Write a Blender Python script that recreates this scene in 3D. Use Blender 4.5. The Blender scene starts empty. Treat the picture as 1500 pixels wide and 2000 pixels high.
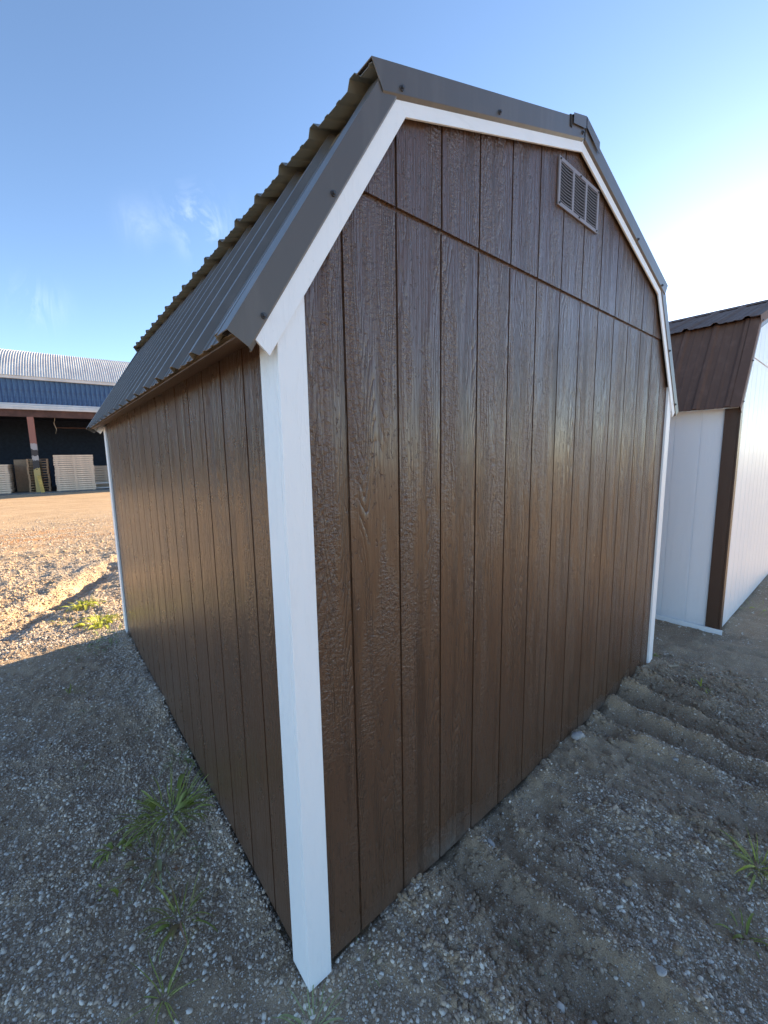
import bpy, bmesh, math, random
import numpy as np
from mathutils import Matrix, Vector
random.seed(7); rng = np.random.default_rng(11)
S = bpy.context.scene
COL = S.collection

# ------------------------------------------------------------ camera
C = Vector((-0.50477, -1.00786, 1.67336))
r_ = Vector((0.7661408, -0.6424491, -0.016953)); u_ = Vector((0.0993485, 0.0923319, 0.9907597)); f_ = Vector((0.6349474, 0.7607456, -0.1345656))
cam = bpy.data.cameras.new('camera'); co = bpy.data.objects.new('camera', cam); COL.objects.link(co)
co.matrix_world = Matrix(((r_.x, u_.x, -f_.x, C.x), (r_.y, u_.y, -f_.y, C.y), (r_.z, u_.z, -f_.z, C.z), (0, 0, 0, 1)))
cam.sensor_fit = 'VERTICAL'; cam.sensor_height = 36.0; cam.lens = 798.46 * 36.0 / 2000.0
cam.clip_start = 0.05; cam.clip_end = 5000
S.camera = co

# ------------------------------------------------------------ sky, sun, exposure
SUN_EL, SUN_AZ = math.radians(13.9), math.radians(81.4)       # azimuth clockwise from +Y
W = bpy.data.worlds.new('World'); S.world = W; W.use_nodes = True
nt = W.node_tree; nt.nodes.clear()
out = nt.nodes.new('ShaderNodeOutputWorld'); bg = nt.nodes.new('ShaderNodeBackground')
sky = nt.nodes.new('ShaderNodeTexSky'); sky.sky_type = 'NISHITA'; sky.sun_disc = False
sky.sun_elevation = SUN_EL; sky.sun_rotation = SUN_AZ
sky.altitude = 2000; sky.air_density = .9; sky.dust_density = .5; sky.ozone_density = 1.6
bg.inputs['Strength'].default_value = 0.084
tc = nt.nodes.new('ShaderNodeTexCoord')
def wmath(op, *a):
    n = nt.nodes.new('ShaderNodeMath'); n.operation = op
    for i, v in enumerate(a):
        if isinstance(v, (int, float)): n.inputs[i].default_value = v
        else: nt.links.new(v, n.inputs[i])
    return n.outputs[0]
# a few faint cirrus wisps at fixed sky directions
n1 = nt.nodes.new('ShaderNodeTexNoise'); n1.inputs['Scale'].default_value = 9; n1.inputs['Detail'].default_value = 8; n1.inputs['Roughness'].default_value = .62; n1.inputs['Distortion'].default_value = .8
mp = nt.nodes.new('ShaderNodeMapping'); mp.inputs['Scale'].default_value = (1.6, 1.6, .45)
nt.links.new(tc.outputs['Generated'], mp.inputs['Vector']); nt.links.new(mp.outputs[0], n1.inputs['Vector'])
streak = wmath('MAXIMUM', wmath('MULTIPLY', wmath('SUBTRACT', n1.outputs[0], .47), 3.0), 0.0)
cm = None
for (px, py, k, amp) in ((385, 430, 2200, .8), (70, 595, 3500, .6), (275, 440, 4500, .3), (900, 700, 500, .5)):
    d = (f_ * 798.46 + r_ * (px - 750) - u_ * (py - 1000)).normalized()
    dp = nt.nodes.new('ShaderNodeVectorMath'); dp.operation = 'DOT_PRODUCT'; nt.links.new(tc.outputs['Generated'], dp.inputs[0]); dp.inputs[1].default_value = d
    g_ = wmath('MULTIPLY', wmath('EXPONENT', wmath('MULTIPLY', wmath('SUBTRACT', dp.outputs['Value'], 1.0), k * .55)), amp)
    cm = g_ if cm is None else wmath('ADD', cm, g_)
cm = wmath('MINIMUM', wmath('MULTIPLY', cm, streak), 0.18)
mix = nt.nodes.new('ShaderNodeMix'); mix.data_type = 'RGBA'
nt.links.new(cm, mix.inputs['Factor']); nt.links.new(sky.outputs[0], mix.inputs['A']); mix.inputs['B'].default_value = (4.2, 4.6, 5.2, 1)
nt.links.new(mix.outputs['Result'], bg.inputs['Color']); nt.links.new(bg.outputs[0], out.inputs['Surface'])

sl = bpy.data.lights.new('sun', 'SUN'); sl.energy = 5.0; sl.angle = math.radians(0.55); sl.color = (1.0, 0.77, 0.49)
so = bpy.data.objects.new('sun', sl); COL.objects.link(so)
sd = Vector((math.sin(SUN_AZ) * math.cos(SUN_EL), math.cos(SUN_AZ) * math.cos(SUN_EL), math.sin(SUN_EL)))
so.rotation_euler = sd.to_track_quat('Z', 'Y').to_euler(); so.location = (20, 4, 8)
S.view_settings.view_transform = 'Standard'; S.view_settings.look = 'None'; S.view_settings.gamma = 1.0
S.view_settings.use_curve_mapping = False
S.view_settings.exposure = 2.2
S.cycles.max_bounces = 8; S.cycles.diffuse_bounces = 4; S.cycles.glossy_bounces = 4

# ------------------------------------------------------------ material helpers
class NT:
    def __init__(s, name):
        s.m = bpy.data.materials.new(name); s.m.use_nodes = True; s.t = s.m.node_tree
        s.b = s.t.nodes['Principled BSDF']; s.o = s.t.nodes['Material Output']
    def n(s, ty, **k):
        n = s.t.nodes.new(ty)
        for a, v in k.items(): setattr(n, a, v)
        return n
    def l(s, a, b): s.t.links.new(a, b)
    def math(s, op, *a, clamp=False):
        n = s.n('ShaderNodeMath', operation=op, use_clamp=clamp)
        for i, v in enumerate(a):
            if isinstance(v, (int, float)): n.inputs[i].default_value = v
            else: s.l(v, n.inputs[i])
        return n.outputs[0]
    def obj(s): return s.n('ShaderNodeTexCoord').outputs['Object']
    def vmap(s, src, scale=(1, 1, 1), loc=(0, 0, 0), rot=(0, 0, 0)):
        n = s.n('ShaderNodeMapping'); s.l(src, n.inputs['Vector'])
        n.inputs['Scale'].default_value = scale; n.inputs['Location'].default_value = loc; n.inputs['Rotation'].default_value = rot
        return n.outputs[0]
    def noise(s, src, sc, det=2, ro=.5, dist=0, dim='3D'):
        n = s.n('ShaderNodeTexNoise', noise_dimensions=dim); s.l(src, n.inputs['Vector'])
        n.inputs['Scale'].default_value = sc; n.inputs['Detail'].default_value = det; n.inputs['Roughness'].default_value = ro; n.inputs['Distortion'].default_value = dist
        return n.outputs['Fac']
    def ramp(s, src, pts):
        n = s.n('ShaderNodeValToRGB'); s.l(src, n.inputs['Fac']); e = n.color_ramp.elements
        while len(e) < len(pts): e.new(.5)
        for i, (p, c) in enumerate(pts):
            e[i].position = p; e[i].color = (c, c, c, 1) if isinstance(c, (int, float)) else (*c, 1)
        return n.outputs['Color']
    def mix(s, fac, a, b, mode='MIX'):
        n = s.n('ShaderNodeMix', data_type='RGBA', blend_type=mode)
        for v, k in ((fac, 'Factor'), (a, 'A'), (b, 'B')):
            i = n.inputs[k]
            if isinstance(v, (int, float)): i.default_value = v if k == 'Factor' else (v, v, v, 1)
            elif isinstance(v, tuple): i.default_value = (*v, 1)
            else: s.l(v, i)
        return n.outputs['Result']
    def bump(s, h, strength, dist, normal=None):
        n = s.n('ShaderNodeBump'); s.l(h, n.inputs['Height']); n.inputs['Strength'].default_value = strength; n.inputs['Distance'].default_value = dist
        if normal is not None: s.l(normal, n.inputs['Normal'])
        return n.outputs[0]
    def set(s, col=None, rough=None, metal=None, normal=None, spec=None, coat=None, coat_r=None):
        for v, k in ((col, 'Base Color'), (rough, 'Roughness'), (metal, 'Metallic'), (normal, 'Normal'), (spec, 'Specular IOR Level'), (coat, 'Coat Weight'), (coat_r, 'Coat Roughness')):
            if v is None: continue
            i = s.b.inputs[k]
            if isinstance(v, (int, float)): i.default_value = v
            elif isinstance(v, tuple): i.default_value = (*v, 1)
            else: s.l(v, i)
        return s.m

def siding_mat(name, col, axis, rough=.30, strength=1.0, dusty=True, coatw=0.0, spec=.5):
    """painted embossed wood-grain siding; axis = which local axis runs across the boards"""
    t = NT(name); oc = t.obj()
    sep = t.n('ShaderNodeSeparateXYZ'); t.l(oc, sep.inputs[0])
    a = sep.outputs[axis]; z = sep.outputs[2]
    rnd = t.n('ShaderNodeObjectInfo').outputs['Random']
    off = t.math('MULTIPLY', rnd, 37.0)
    cb = t.n('ShaderNodeCombineXYZ'); t.l(a, cb.inputs[0]); t.l(off, cb.inputs[1]); t.l(z, cb.inputs[2]); P = cb.outputs[0]
    # fine vertical grain (low along z)
    g1 = t.noise(t.vmap(P, (150, 1, 5)), 1.0, 3, .6)
    # cathedral grain: contour lines of a slow field
    fld = t.noise(t.vmap(P, (7.5, 1, .55)), 1.0, 1.5, .45)
    fld2 = t.noise(t.vmap(P, (60, 1, 14)), 1.0, 2, .5)
    ph = t.math('ADD', t.math('MULTIPLY', fld, 150.0), t.math('MULTIPLY', fld2, 3.0))
    ring = t.math('POWER', t.math('ABSOLUTE', t.math('SINE', ph)), .55)
    # rough cross-sawn patches
    r1 = t.noise(t.vmap(P, (70, 1, 85), rot=(0, .25, 0)), 1.0, 3, .6, .3)
    msk = t.ramp(t.noise(t.vmap(P, (11, 1, 1.6), loc=(3, 0, 5)), 1.0, 2, .5), [(.42, 0), (.58, 1)])
    msk2 = t.ramp(t.noise(t.vmap(P, (14, 1, 1.1), loc=(13, 0, 2)), 1.0, 2, .5), [(.46, 0), (.56, 1)])
    # torn-grain crevices
    tear = t.ramp(t.noise(t.vmap(P, (55, 1, 22)), 1.0, 3, .7, 1.2), [(.60, 0), (.66, 1)])
    h = t.math('ADD', t.math('MULTIPLY', g1, .75), t.math('MULTIPLY', t.math('MULTIPLY', ring, msk2), .6))
    h = t.math('ADD', h, t.math('MULTIPLY', t.math('MULTIPLY', r1, msk), 1.25))
    h = t.math('SUBTRACT', h, t.math('MULTIPLY', tear, .45))
    nrm = t.bump(h, strength, .0060)
    wav = t.noise(t.vmap(P, (3, 1, 1.5)), 1.0, 2)
    wv2 = t.noise(t.vmap(P, (16, 1, 9), loc=(7, 0, 1)), 1.0, 3, .6)
    nrm = t.bump(wav, .4, .002, nrm); nrm = t.bump(wv2, .3, .0012, nrm)
    c = t.mix(t.math('MULTIPLY', t.noise(oc, 1.3, 3), .5), col, tuple(v * 1.12 for v in col))
    ro = t.math('ADD', t.math('MULTIPLY', t.noise(oc, 5, 5, .65), .07), rough - .035)
    if dusty:
        geo = t.n('ShaderNodeNewGeometry'); sp = t.n('ShaderNodeSeparateXYZ'); t.l(geo.outputs['Position'], sp.inputs[0])
        hz = t.math('ADD', t.math('MULTIPLY', sp.outputs[2], -6.5), t.math('MULTIPLY', t.noise(geo.outputs['Position'], 3.1, 5, .65), 2.3))
        d = t.ramp(hz, [(.30, 0), (.95, 1)])
        gsum = t.math('ADD', t.math('EXPONENT', t.math('MULTIPLY', t.math('POWER', t.math('DIVIDE', t.math('SUBTRACT', sp.outputs[0], .70), .16), 2.0), -1.0)), t.math('EXPONENT', t.math('MULTIPLY', t.math('POWER', t.math('DIVIDE', t.math('SUBTRACT', sp.outputs[0], 2.15), .20), 2.0), -1.0)))
        d = t.math('MULTIPLY', d, t.math('ADD', t.math('MULTIPLY', gsum, .85), .18))
        d = t.math('MULTIPLY', d, t.ramp(t.noise(geo.outputs['Position'], 34, 5, .7), [(.3, .25), (.7, .85)]))
        c = t.mix(d, c, (.17, .155, .14)); ro = t.math('ADD', ro, t.math('MULTIPLY', d, .4))
    return t.set(col=c, rough=ro, normal=nrm, coat=coatw, coat_r=.12, spec=spec)

def paint_mat(name, col, rough=.42, axis=2, strength=.55):
    t = NT(name); oc = t.obj(); sc = [70, 70, 70]; sc[axis] = 7
    g = t.noise(t.vmap(oc, tuple(sc)), 1.0, 3, .6, .4)
    tear = t.ramp(t.noise(t.vmap(oc, tuple(v * .8 for v in sc)), 1.0, 3, .75, 1.6), [(.56, 0), (.60, 1)])
    h = t.math('ADD', t.math('MULTIPLY', g, .5), t.math('MULTIPLY', tear, .35))
    spk = t.ramp(t.noise(oc, 60, 4, .7), [(.70, 0), (.74, 1)])
    c = t.mix(t.math('MULTIPLY', spk, .22), col, tuple(v * .5 for v in col))
    return t.set(col=c, rough=rough, normal=t.bump(h, strength, .0024))

def metal_mat(name, col, rough=.36, streak=.25):
    t = NT(name); oc = t.obj()
    n = t.noise(oc, 2.5, 5, .6); d = t.noise(t.vmap(oc, (18, 18, 2)), 1.0, 4, .6)
    c = t.mix(t.math('MULTIPLY', t.ramp(d, [(.5, 0), (.75, 1)]), streak), col, tuple(min(1, v * 1.9 + .02) for v in col))
    w = t.noise(oc, 7, 2)
    return t.set(col=c, rough=t.math('ADD', t.math('MULTIPLY', n, .16), rough - .08), normal=t.bump(w, .35, .004), spec=.6)

def plain_mat(name, col, rough=.8, var=.35, sc=6, bs=.3, bd=.004):
    t = NT(name); oc = t.obj(); n = t.noise(oc, sc, 6, .65)
    c = t.mix(t.ramp(n, [(.3, 0), (.7, 1)]), tuple(v * (1 - var) for v in col), tuple(min(1, v * (1 + var)) for v in col))
    return t.set(col=c, rough=rough, normal=t.bump(t.noise(oc, sc * 9, 5, .6), bs, bd))

M = {}
BROWN = (.104, .055, .031)
M['brown_x'] = siding_mat('brown_siding_gable', BROWN, 0, .26, spec=.65)
M['brown_y'] = siding_mat('brown_siding_side', BROWN, 1, .28, .6, spec=.6)
M['white_x'] = siding_mat('white_siding_gable', (.80, .82, .85), 0, .38, .25)
M['white_y'] = siding_mat('white_siding_side', (.80, .82, .85), 1, .38, .2)
M['white_trim'] = paint_mat('white_trim_paint', (.90, .91, .91))
M['white_trim_h'] = paint_mat('white_rake_paint', (.90, .91, .91), axis=0)
M['brown_trim'] = paint_mat('brown_trim_paint', (.075, .040, .025), .4)
M['brown_flat'] = paint_mat('brown_soffit_paint', (.13, .068, .036), .5, 1, .5)
M['charcoal'] = metal_mat('charcoal_metal', (.105, .092, .080))
M['dark_brown_metal'] = metal_mat('dark_brown_metal', (.15, .085, .060), .68)
M['dark_brown_metal'].node_tree.nodes['Principled BSDF'].inputs['Specular IOR Level'].default_value = .2
M['sheet_back'] = metal_mat('sheet_backing', (.34, .34, .28), .5, .1)
M['vent_metal'] = metal_mat('vent_metal', (.24, .215, .225), .5, .1)
M['screw'] = metal_mat('screw_metal', (.045, .045, .05), .4)
M['dark_void'] = plain_mat('near_black', (.02, .018, .017), .9)  # near-black: painted shade in the vent gaps, also the black foam
M['timber'] = plain_mat('raw_timber', (.30, .25, .19), .85, .3, 14)
M['sheathing'] = plain_mat('plywood', (.30, .22, .13), .8)

# ------------------------------------------------------------ object helpers
def obj(name, bm, mat, parent=None, smooth=False, **props):
    me = bpy.data.meshes.new(name)
    if isinstance(bm, bmesh.types.BMesh): bm.to_mesh(me); bm.free()
    else: me.from_pydata(*bm)
    for m in (mat if isinstance(mat, (list, tuple)) else [mat]): me.materials.append(m)
    if smooth: me.polygons.foreach_set('use_smooth', [True] * len(me.polygons))
    o = bpy.data.objects.new(name, me); COL.objects.link(o)
    if parent: o.parent = parent
    for k, v in props.items(): o[k] = v
    return o
def share(name, me, parent=None, loc=(0, 0, 0), rot=(0, 0, 0), sc=(1, 1, 1)):
    o = bpy.data.objects.new(name, me); COL.objects.link(o); o.parent = parent
    o.location = loc; o.rotation_euler = rot; o.scale = sc; return o
def thing(name, label, cat, loc=(0, 0, 0), rz=0, group=None):
    o = bpy.data.objects.new(name, None); COL.objects.link(o); o.empty_display_size = .1
    o.location = loc; o.rotation_euler = (0, 0, rz); o['label'] = label; o['category'] = cat
    if group: o['group'] = group
    return o
def tag(o, label, cat, group=None):
    o['label'] = label; o['category'] = cat
    if group: o['group'] = group
    return o
def box(bm, x0, x1, y0, y1, z0, z1, bev=0):
    v = [bm.verts.new(p) for p in ((x0, y0, z0), (x1, y0, z0), (x1, y1, z0), (x0, y1, z0), (x0, y0, z1), (x1, y0, z1), (x1, y1, z1), (x0, y1, z1))]
    fs = [bm.faces.new([v[i] for i in q]) for q in ((3, 2, 1, 0), (4, 5, 6, 7), (0, 1, 5, 4), (1, 2, 6, 5), (2, 3, 7, 6), (3, 0, 4, 7))]
    if bev:
        ed = list({e for f in fs for e in f.edges})
        bmesh.ops.bevel(bm, geom=ed, offset=bev, segments=1, affect='EDGES')
    return v
def BX(*a, bev=0):
    bm = bmesh.new(); box(bm, *a, bev=bev); return bm
def prism(pts, axis, a0, a1, bev=0):
    """polygon pts (in the other two axes) extruded along axis"""
    bm = bmesh.new()
    def P(p, a): return ((a, p[0], p[1]), (p[0], a, p[1]), (p[0], p[1], a))[axis]
    A = [bm.verts.new(P(p, a0)) for p in pts]; B = [bm.verts.new(P(p, a1)) for p in pts]
    bm.faces.new(A); bm.faces.new(B[::-1])
    n = len(pts)
    for i in range(n): bm.faces.new((A[i], B[i], B[(i + 1) % n], A[(i + 1) % n]))
    bmesh.ops.recalc_face_normals(bm, faces=bm.faces)
    if bev: bmesh.ops.bevel(bm, geom=list(bm.edges), offset=bev, segments=1, affect='EDGES')
    return bm
def clip_poly(poly, a, b, c):      # keep a*x+b*z<=c
    o = []
    for i in range(len(poly)):
        p, q = poly[i], poly[(i + 1) % len(poly)]; dp = a * p[0] + b * p[1] - c; dq = a * q[0] + b * q[1] - c
        if dp <= 0: o.append(p)
        if (dp < 0 < dq) or (dq < 0 < dp):
            t = dp / (dp - dq); o.append((p[0] + t * (q[0] - p[0]), p[1] + t * (q[1] - p[1])))
    return o

def screw_mesh():
    bm = bmesh.new()
    bmesh.ops.create_cone(bm, cap_ends=True, segments=14, radius1=.0085, radius2=.0075, depth=.003, matrix=Matrix.Translation((0, 0, .0015)))
    bmesh.ops.create_cone(bm, cap_ends=True, segments=6, radius1=.0052, radius2=.0048, depth=.006, matrix=Matrix.Translation((0, 0, .006)))
    bmesh.ops.rotate(bm, verts=bm.verts, cent=(0, 0, 0), matrix=Matrix.Rotation(math.radians(90), 3, 'X'))   # points to -Y
    me = bpy.data.meshes.new('screw'); bm.to_mesh(me); bm.free(); me.materials.append(M['screw']); return me
SCREW = screw_mesh()

# ------------------------------------------------------------ the shed builder
WID, LEN, SP, D0 = 3.048, 3.605, .2032, .1998
ZB = .022                                          # siding bottom
# roof profile (deck line, outer surface), left half
EX, EZ = -.125, 1.968
KX, KZ = .372, 2.754
RX = WID / 2; QS = .33; RZ = KZ + QS * (RX - KX)
def prof_planes(off=0):
    """clip planes of the gable below the roof deck line"""
    L = []
    for (x0, z0, x1, z1) in ((EX, EZ, KX, KZ), (KX, KZ, RX, RZ)):
        dx, dz = x1 - x0, z1 - z0; n = math.hypot(dx, dz); a, b = -dz / n, dx / n
        c = a * x0 + b * z0 - off
        L.append((a, b, c)); L.append((-a, b, c - 0 + (-a) * 0 - a * WID))   # mirror about WID/2: x->WID-x
    return L
def rib_profile(y0, y1, first):
    """list of (y, h) of a ribbed sheet between y0 and y1; major ribs every .2286 from first"""
    pts = [(y0, 0.0)]; k = math.floor((y0 - first) / .2286) - 1
    while first + k * .2286 < y1 + .1:
        c = first + k * .2286
        for dy, h in ((-.032, 0), (-.012, .019), (.012, .019), (.032, 0), (.068, 0), (.074, .0035), (.088, .0035), (.094, 0), (.135, 0), (.141, .0035), (.155, .0035), (.161, 0)):
            y = c + dy
            if y0 < y < y1: pts.append((y, h))
        k += 1
    pts.append((y1, pts[-1][1]))
    return pts
def ribbed(x0, z0, x1, z1, ya, yb, first, mats, name, parent):
    """ribbed steel sheet on the slope (x0,z0)->(x1,z1); y from ya to yb; side facing up is outer"""
    dx, dz = x1 - x0, z1 - z0; n = math.hypot(dx, dz); nx, nz = -dz / n, dx / n
    if nz < 0: nx, nz = -nx, -nz
    pr = rib_profile(ya, yb, first); T = .0016
    vs, fs, mi = [], [], []
    for s in (0, 1):
        for (y, h) in pr:
            for (px, pz) in ((x0, z0), (x1, z1)):
                hh = h + (0 if s == 0 else -T)
                vs.append((px + nx * hh, y, pz + nz * hh))
    m = len(pr)
    for i in range(m - 1):
        a = 2 * i; fs.append((a, a + 1, a + 3, a + 2)); mi.append(0)
        b = 2 * (m + i); fs.append((b, b + 2, b + 3, b + 1)); mi.append(1)
        fs.append((a, a + 2, b + 2, b)); mi.append(0); fs.append((a + 1, b + 1, b + 3, a + 3)); mi.append(0)
    fs.append((0, 2 * m, 2 * m + 1, 1)); mi.append(0)
    e = 2 * (m - 1); fs.append((e, e + 1, e + 1 + 2 * m, e + 2 * m)); mi.append(0)
    o = obj(name, (vs, [], fs), mats, parent); o.data.polygons.foreach_set('material_index', mi)
    return o

def build_shed(label, loc, sx, sy, trim, trim_h, soff, roofm, LEN=LEN, detail=True, skid_mat=None, seam=2.417, backm=None):
    backm = backm or M['sheet_back']
    root = thing('storage_shed', label, 'shed', loc)
    GX = [0.0] + [D0 + SP * k for k in range(15) if D0 + SP * k < WID - .02] + [WID]
    planes = prof_planes(.020)
    def gable(y, outdir, boards):
        back = [(0, ZB + .01), (WID, ZB + .01), (WID, 4), (0, 4)]
        for pl in prof_planes(.03): back = clip_poly(back, *pl)
        y1, y2 = sorted((y, y + .010)) if outdir < 0 else sorted((y - .010, y))
        w = obj('gable_wall', prism(back, 1, y + (.0065 if outdir < 0 else -.0065), y + (.02 if outdir < 0 else -.02)), sx, root)
        for i in range(len(GX) - 1):
            x0, x1 = GX[i] + (.0042 if i else 0), GX[i + 1] - (.0042 if i < len(GX) - 2 else 0)
            for (za, zb, pr) in ((ZB, seam - .006, 0.0), (seam + .006, 4.0, -.0035)):
                poly = [(x0, za), (x1, za), (x1, zb), (x0, zb)]
                for pl in planes: poly = clip_poly(poly, *pl)
                if len(poly) < 3: continue
                zz = [p[1] for p in poly]
                if max(zz) - min(zz) < .02: continue
                ya, yb = (y + pr, y + .0068) if outdir < 0 else (y - .0068, y - pr)
                obj('siding_board', prism(poly, 1, ya, yb), sx, w)
    gable(0.0, -1, True); gable(LEN, 1, True)
    # side walls (left one faces the camera)
    for side in (0, 1):
        xo = 0.0 if side == 0 else WID
        s = 1 if side == 0 else -1
        w = obj('side_wall', BX(*sorted((xo + s * .0065, xo + s * .02)), .021, LEN - .021, ZB + .01, 2.02), sy, root)
        GY = [0.0]; y = .2579
        while y < LEN - .03: GY.append(y); y += SP
        GY.append(LEN)
        for i in range(len(GY) - 1):
            y0, y1 = GY[i] + .005, GY[i + 1] - .005
            obj('siding_board', BX(*sorted((xo, xo + s * .0068)), y0, y1, ZB, 2.018), sy, w)
    # corner trim: a front board and a side board at each corner
    T = .016
    for (cx, sxx) in ((0, 1), (WID, -1)):
        for (cy, syy) in ((0, 1), (LEN, -1)):
            top = 2.02
            X0, X1 = sorted((cx - sxx * T, cx + sxx * .066)); Y0, Y1 = sorted((cy - syy * T, cy - syy * .0012))
            ztop = 2.085 if True else 2.0
            # front board, its top cut along the rake
            poly = [(X0, 0.0), (X1, 0.0), (X1, 2.5), (X0, 2.5)]
            for pl in prof_planes(.075): poly = clip_poly(poly, *pl)
            obj('corner_trim', prism(poly, 1, Y0, Y1, .0012), trim, root)
            xa, xb = sorted((cx - sxx * T, cx - sxx * .0005)); ya, yb = sorted((cy + syy * .0005, cy + syy * .094))
            obj('corner_trim', BX(xa, xb, ya, yb, 0.002, 1.985, bev=.0012), trim, root)
    # soffit and fascia under the eave
    for side in (0, 1):
        f = (lambda x: x) if side == 0 else (lambda x: WID - x)
        pts = [(f(0.0), 2.004), (f(EX + .012), 1.962), (f(EX + .012), 1.966), (f(-.001), 2.024), ]
        obj('soffit', prism(pts, 1, -.012, LEN + .012), soff, root)
    # rake boards (white), mitred at knee and ridge
    def off_line(x0, z0, x1, z1, d):
        dx, dz = x1 - x0, z1 - z0; n = math.hypot(dx, dz); nx, nz = -dz / n, dx / n
        return (x0 - nx * d, z0 - nz * d, dx / n, dz / n)
    def isect(A, B):
        x1, z1, a, b = A; x2, z2, c, d = B; t = ((x2 - x1) * d - (z2 - z1) * c) / (a * d - b * c); return (x1 + a * t, z1 + b * t)
    def knee_pts(d):
        A = off_line(EX, EZ, KX, KZ, d); B = off_line(KX, KZ, RX, RZ, d)
        K = isect(A, B); t = (RX - B[0]) / B[2]; Rg = (RX, B[1] + B[3] * t)
        return A, K, Rg
    mir = lambda p: (WID - p[0], p[1])
    for (ya, yb) in ((-.024, -.0165), (LEN + .0165, LEN + .024)):
        Ai, Ki, Ri = knee_pts(.094); Ao, Ko, Ro = knee_pts(.028); _, K1, Ri = knee_pts(.102); Ki = isect(Ai, off_line(KX, KZ, RX, RZ, .102))
        # foot of the lower rake, square cut
        tcut = .02
        fo = (Ao[0] + Ao[2] * tcut, Ao[1] + Ao[3] * tcut); fi = (Ai[0] + Ai[2] * .008, Ai[1] + Ai[3] * .008)
        g = .0006
        for m in (lambda p: p, mir):
            obj('rake_board', prism([m(fo), m(fi), m(Ki), m(Ko)], 1, ya, yb, g), trim, root)
            obj('rake_board', prism([m(Ko), m(Ki), m(Ri), m(Ro)], 1, ya, yb, g), trim_h, root)
    # ribbed roof sheets, four to a slope
    ys, ye = -.026, LEN + .026; n = 4; step = (ye - ys) / n
    F = ys + .086
    for side in (0, 1):
        f = (lambda x: x) if side == 0 else (lambda x: WID - x)
        for k in range(n):
            a, b = (ys if k == 0 else F + .9144 * k - .1), (ye if k == n - 1 else F + .9144 * (k + 1) - .1)
            ribbed(f(EX), EZ + .000, f(KX + .0), KZ - .012, a, b, F, [roofm, backm], 'roof_panel', root)
            kx2, kz2 = KX - .072, KZ - QS * .072 + .010
            ribbed(f(kx2), kz2, f(RX - .004), RZ + .010, a, b, F, [roofm, backm], 'roof_panel', root)
    # roof deck under the sheets
    for side in (0, 1):
        f = (lambda x: x) if side == 0 else (lambda x: WID - x)
        A, K, Rg = knee_pts(.006); A2, K2, R2 = knee_pts(.019)
        st = (A[0] + A[2] * .02, A[1] + A[3] * .02); st2 = (A2[0] + A2[2] * .02, A2[1] + A2[3] * .02)
        obj('roof_deck', prism([(f(p[0]), p[1]) for p in (st, K, Rg, R2, K2, st2)], 1, -.018, LEN + .018), backm if not detail else M['sheathing'], root)
    # metal rake trim: folded angle, vertical face + top flange + lower hem
    def rake_trim(p0, p1, wdt, yface, ydir, lift, cut0=0, cut1=0):
        dx, dz = p1[0] - p0[0], p1[1] - p0[1]; L = math.hypot(dx, dz); tx, tz = dx / L, dz / L
        nx, nz = -tz, tx
        if nz < 0: nx, nz = -nx, -nz
        t = .0022
        # profile in (y, n)
        o = ydir
        prof = [(yface - o * .07, lift), (yface, lift), (yface, lift - wdt + .012), (yface - o * .012, lift - wdt), (yface - o * .022, lift - wdt), (yface - o * .022, lift - wdt + t), (yface - o * (.012 + t * .4), lift - wdt + t), (yface - o * t, lift - wdt + .012 + t), (yface - o * t, lift - t), (yface - o * .07, lift - t)]
        bm = bmesh.new(); rings = []
        for (s, cut) in ((0, cut0), (L, cut1)):
            r = []
            for (y, n) in prof:
                ss = s + cut * (lift - n)
                r.append(bm.verts.new((p0[0] + tx * ss + nx * n, y, p0[1] + tz * ss + nz * n)))
            rings.append(r)
        m = len(prof)
        for i in range(m):
            j = (i + 1) % m; bm.faces.new((rings[0][i], rings[0][j], rings[1][j], rings[1][i]))
        bm.faces.new(rings[0][::-1]); bm.faces.new(rings[1])
        bmesh.ops.recalc_face_normals(bm, faces=bm.faces)
        return bm
    for (yf, od) in ((-.029, -1), (LEN + .029, 1)):
        for m in (lambda p: p, mir):
            Lx = EX - .03 * .5; low0 = m((EX - .006, EZ - .0095)); low1 = m((KX - .012, KZ - .019))
            c1 = -.25
            obj('metal_rake_trim', rake_trim(low0, low1, .072, yf, od, .018, 0, .0), roofm, root)
            up0 = m((KX - .074, KZ - QS * .074)); up1 = m((RX, RZ))
            obj('metal_rake_trim', rake_trim(up0, up1, .084, yf + od * .004, od, .0175, .25, -.33), roofm, root)
    # ridge cap, folded over the ends
    for (a, b) in ((ys - .012, (ys + ye) / 2), ((ys + ye) / 2 + .001, ye + .012)):
        q = QS; w = .125
        pts = [(RX - w, RZ - w * q + .022), (RX - .045, RZ - .045 * q + .026), (RX, RZ + .030), (RX + .045, RZ - .045 * q + .026), (RX + w, RZ - w * q + .022),
               (RX + w, RZ - w * q + .020), (RX + .045, RZ - .045 * q + .024), (RX, RZ + .028), (RX - .045, RZ - .045 * q + .024), (RX - w, RZ - w * q + .020)]
        obj('ridge_cap', prism(pts, 1, a, b), roofm, root)
    if detail:
        q = QS; w = .118
        for yy in (ys - .0125,):
            for (a, b) in ((RX - w, RX - .004), (RX + .004, RX + w + .02)):
                za, zb = RZ + .028 - abs(a - RX) * q, RZ + .028 - abs(b - RX) * q
                obj('cap_end', prism([(a, za), (b, zb), (b, zb - .05), (a, za - .04)], 1, yy - .0015, yy), roofm, root)
        obj('foam_closure', BX(RX - w - .022, RX - w - .006, ys - .010, ys + .03, RZ - w * q - .03, RZ - w * q + .016), M['dark_void'], root)
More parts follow.
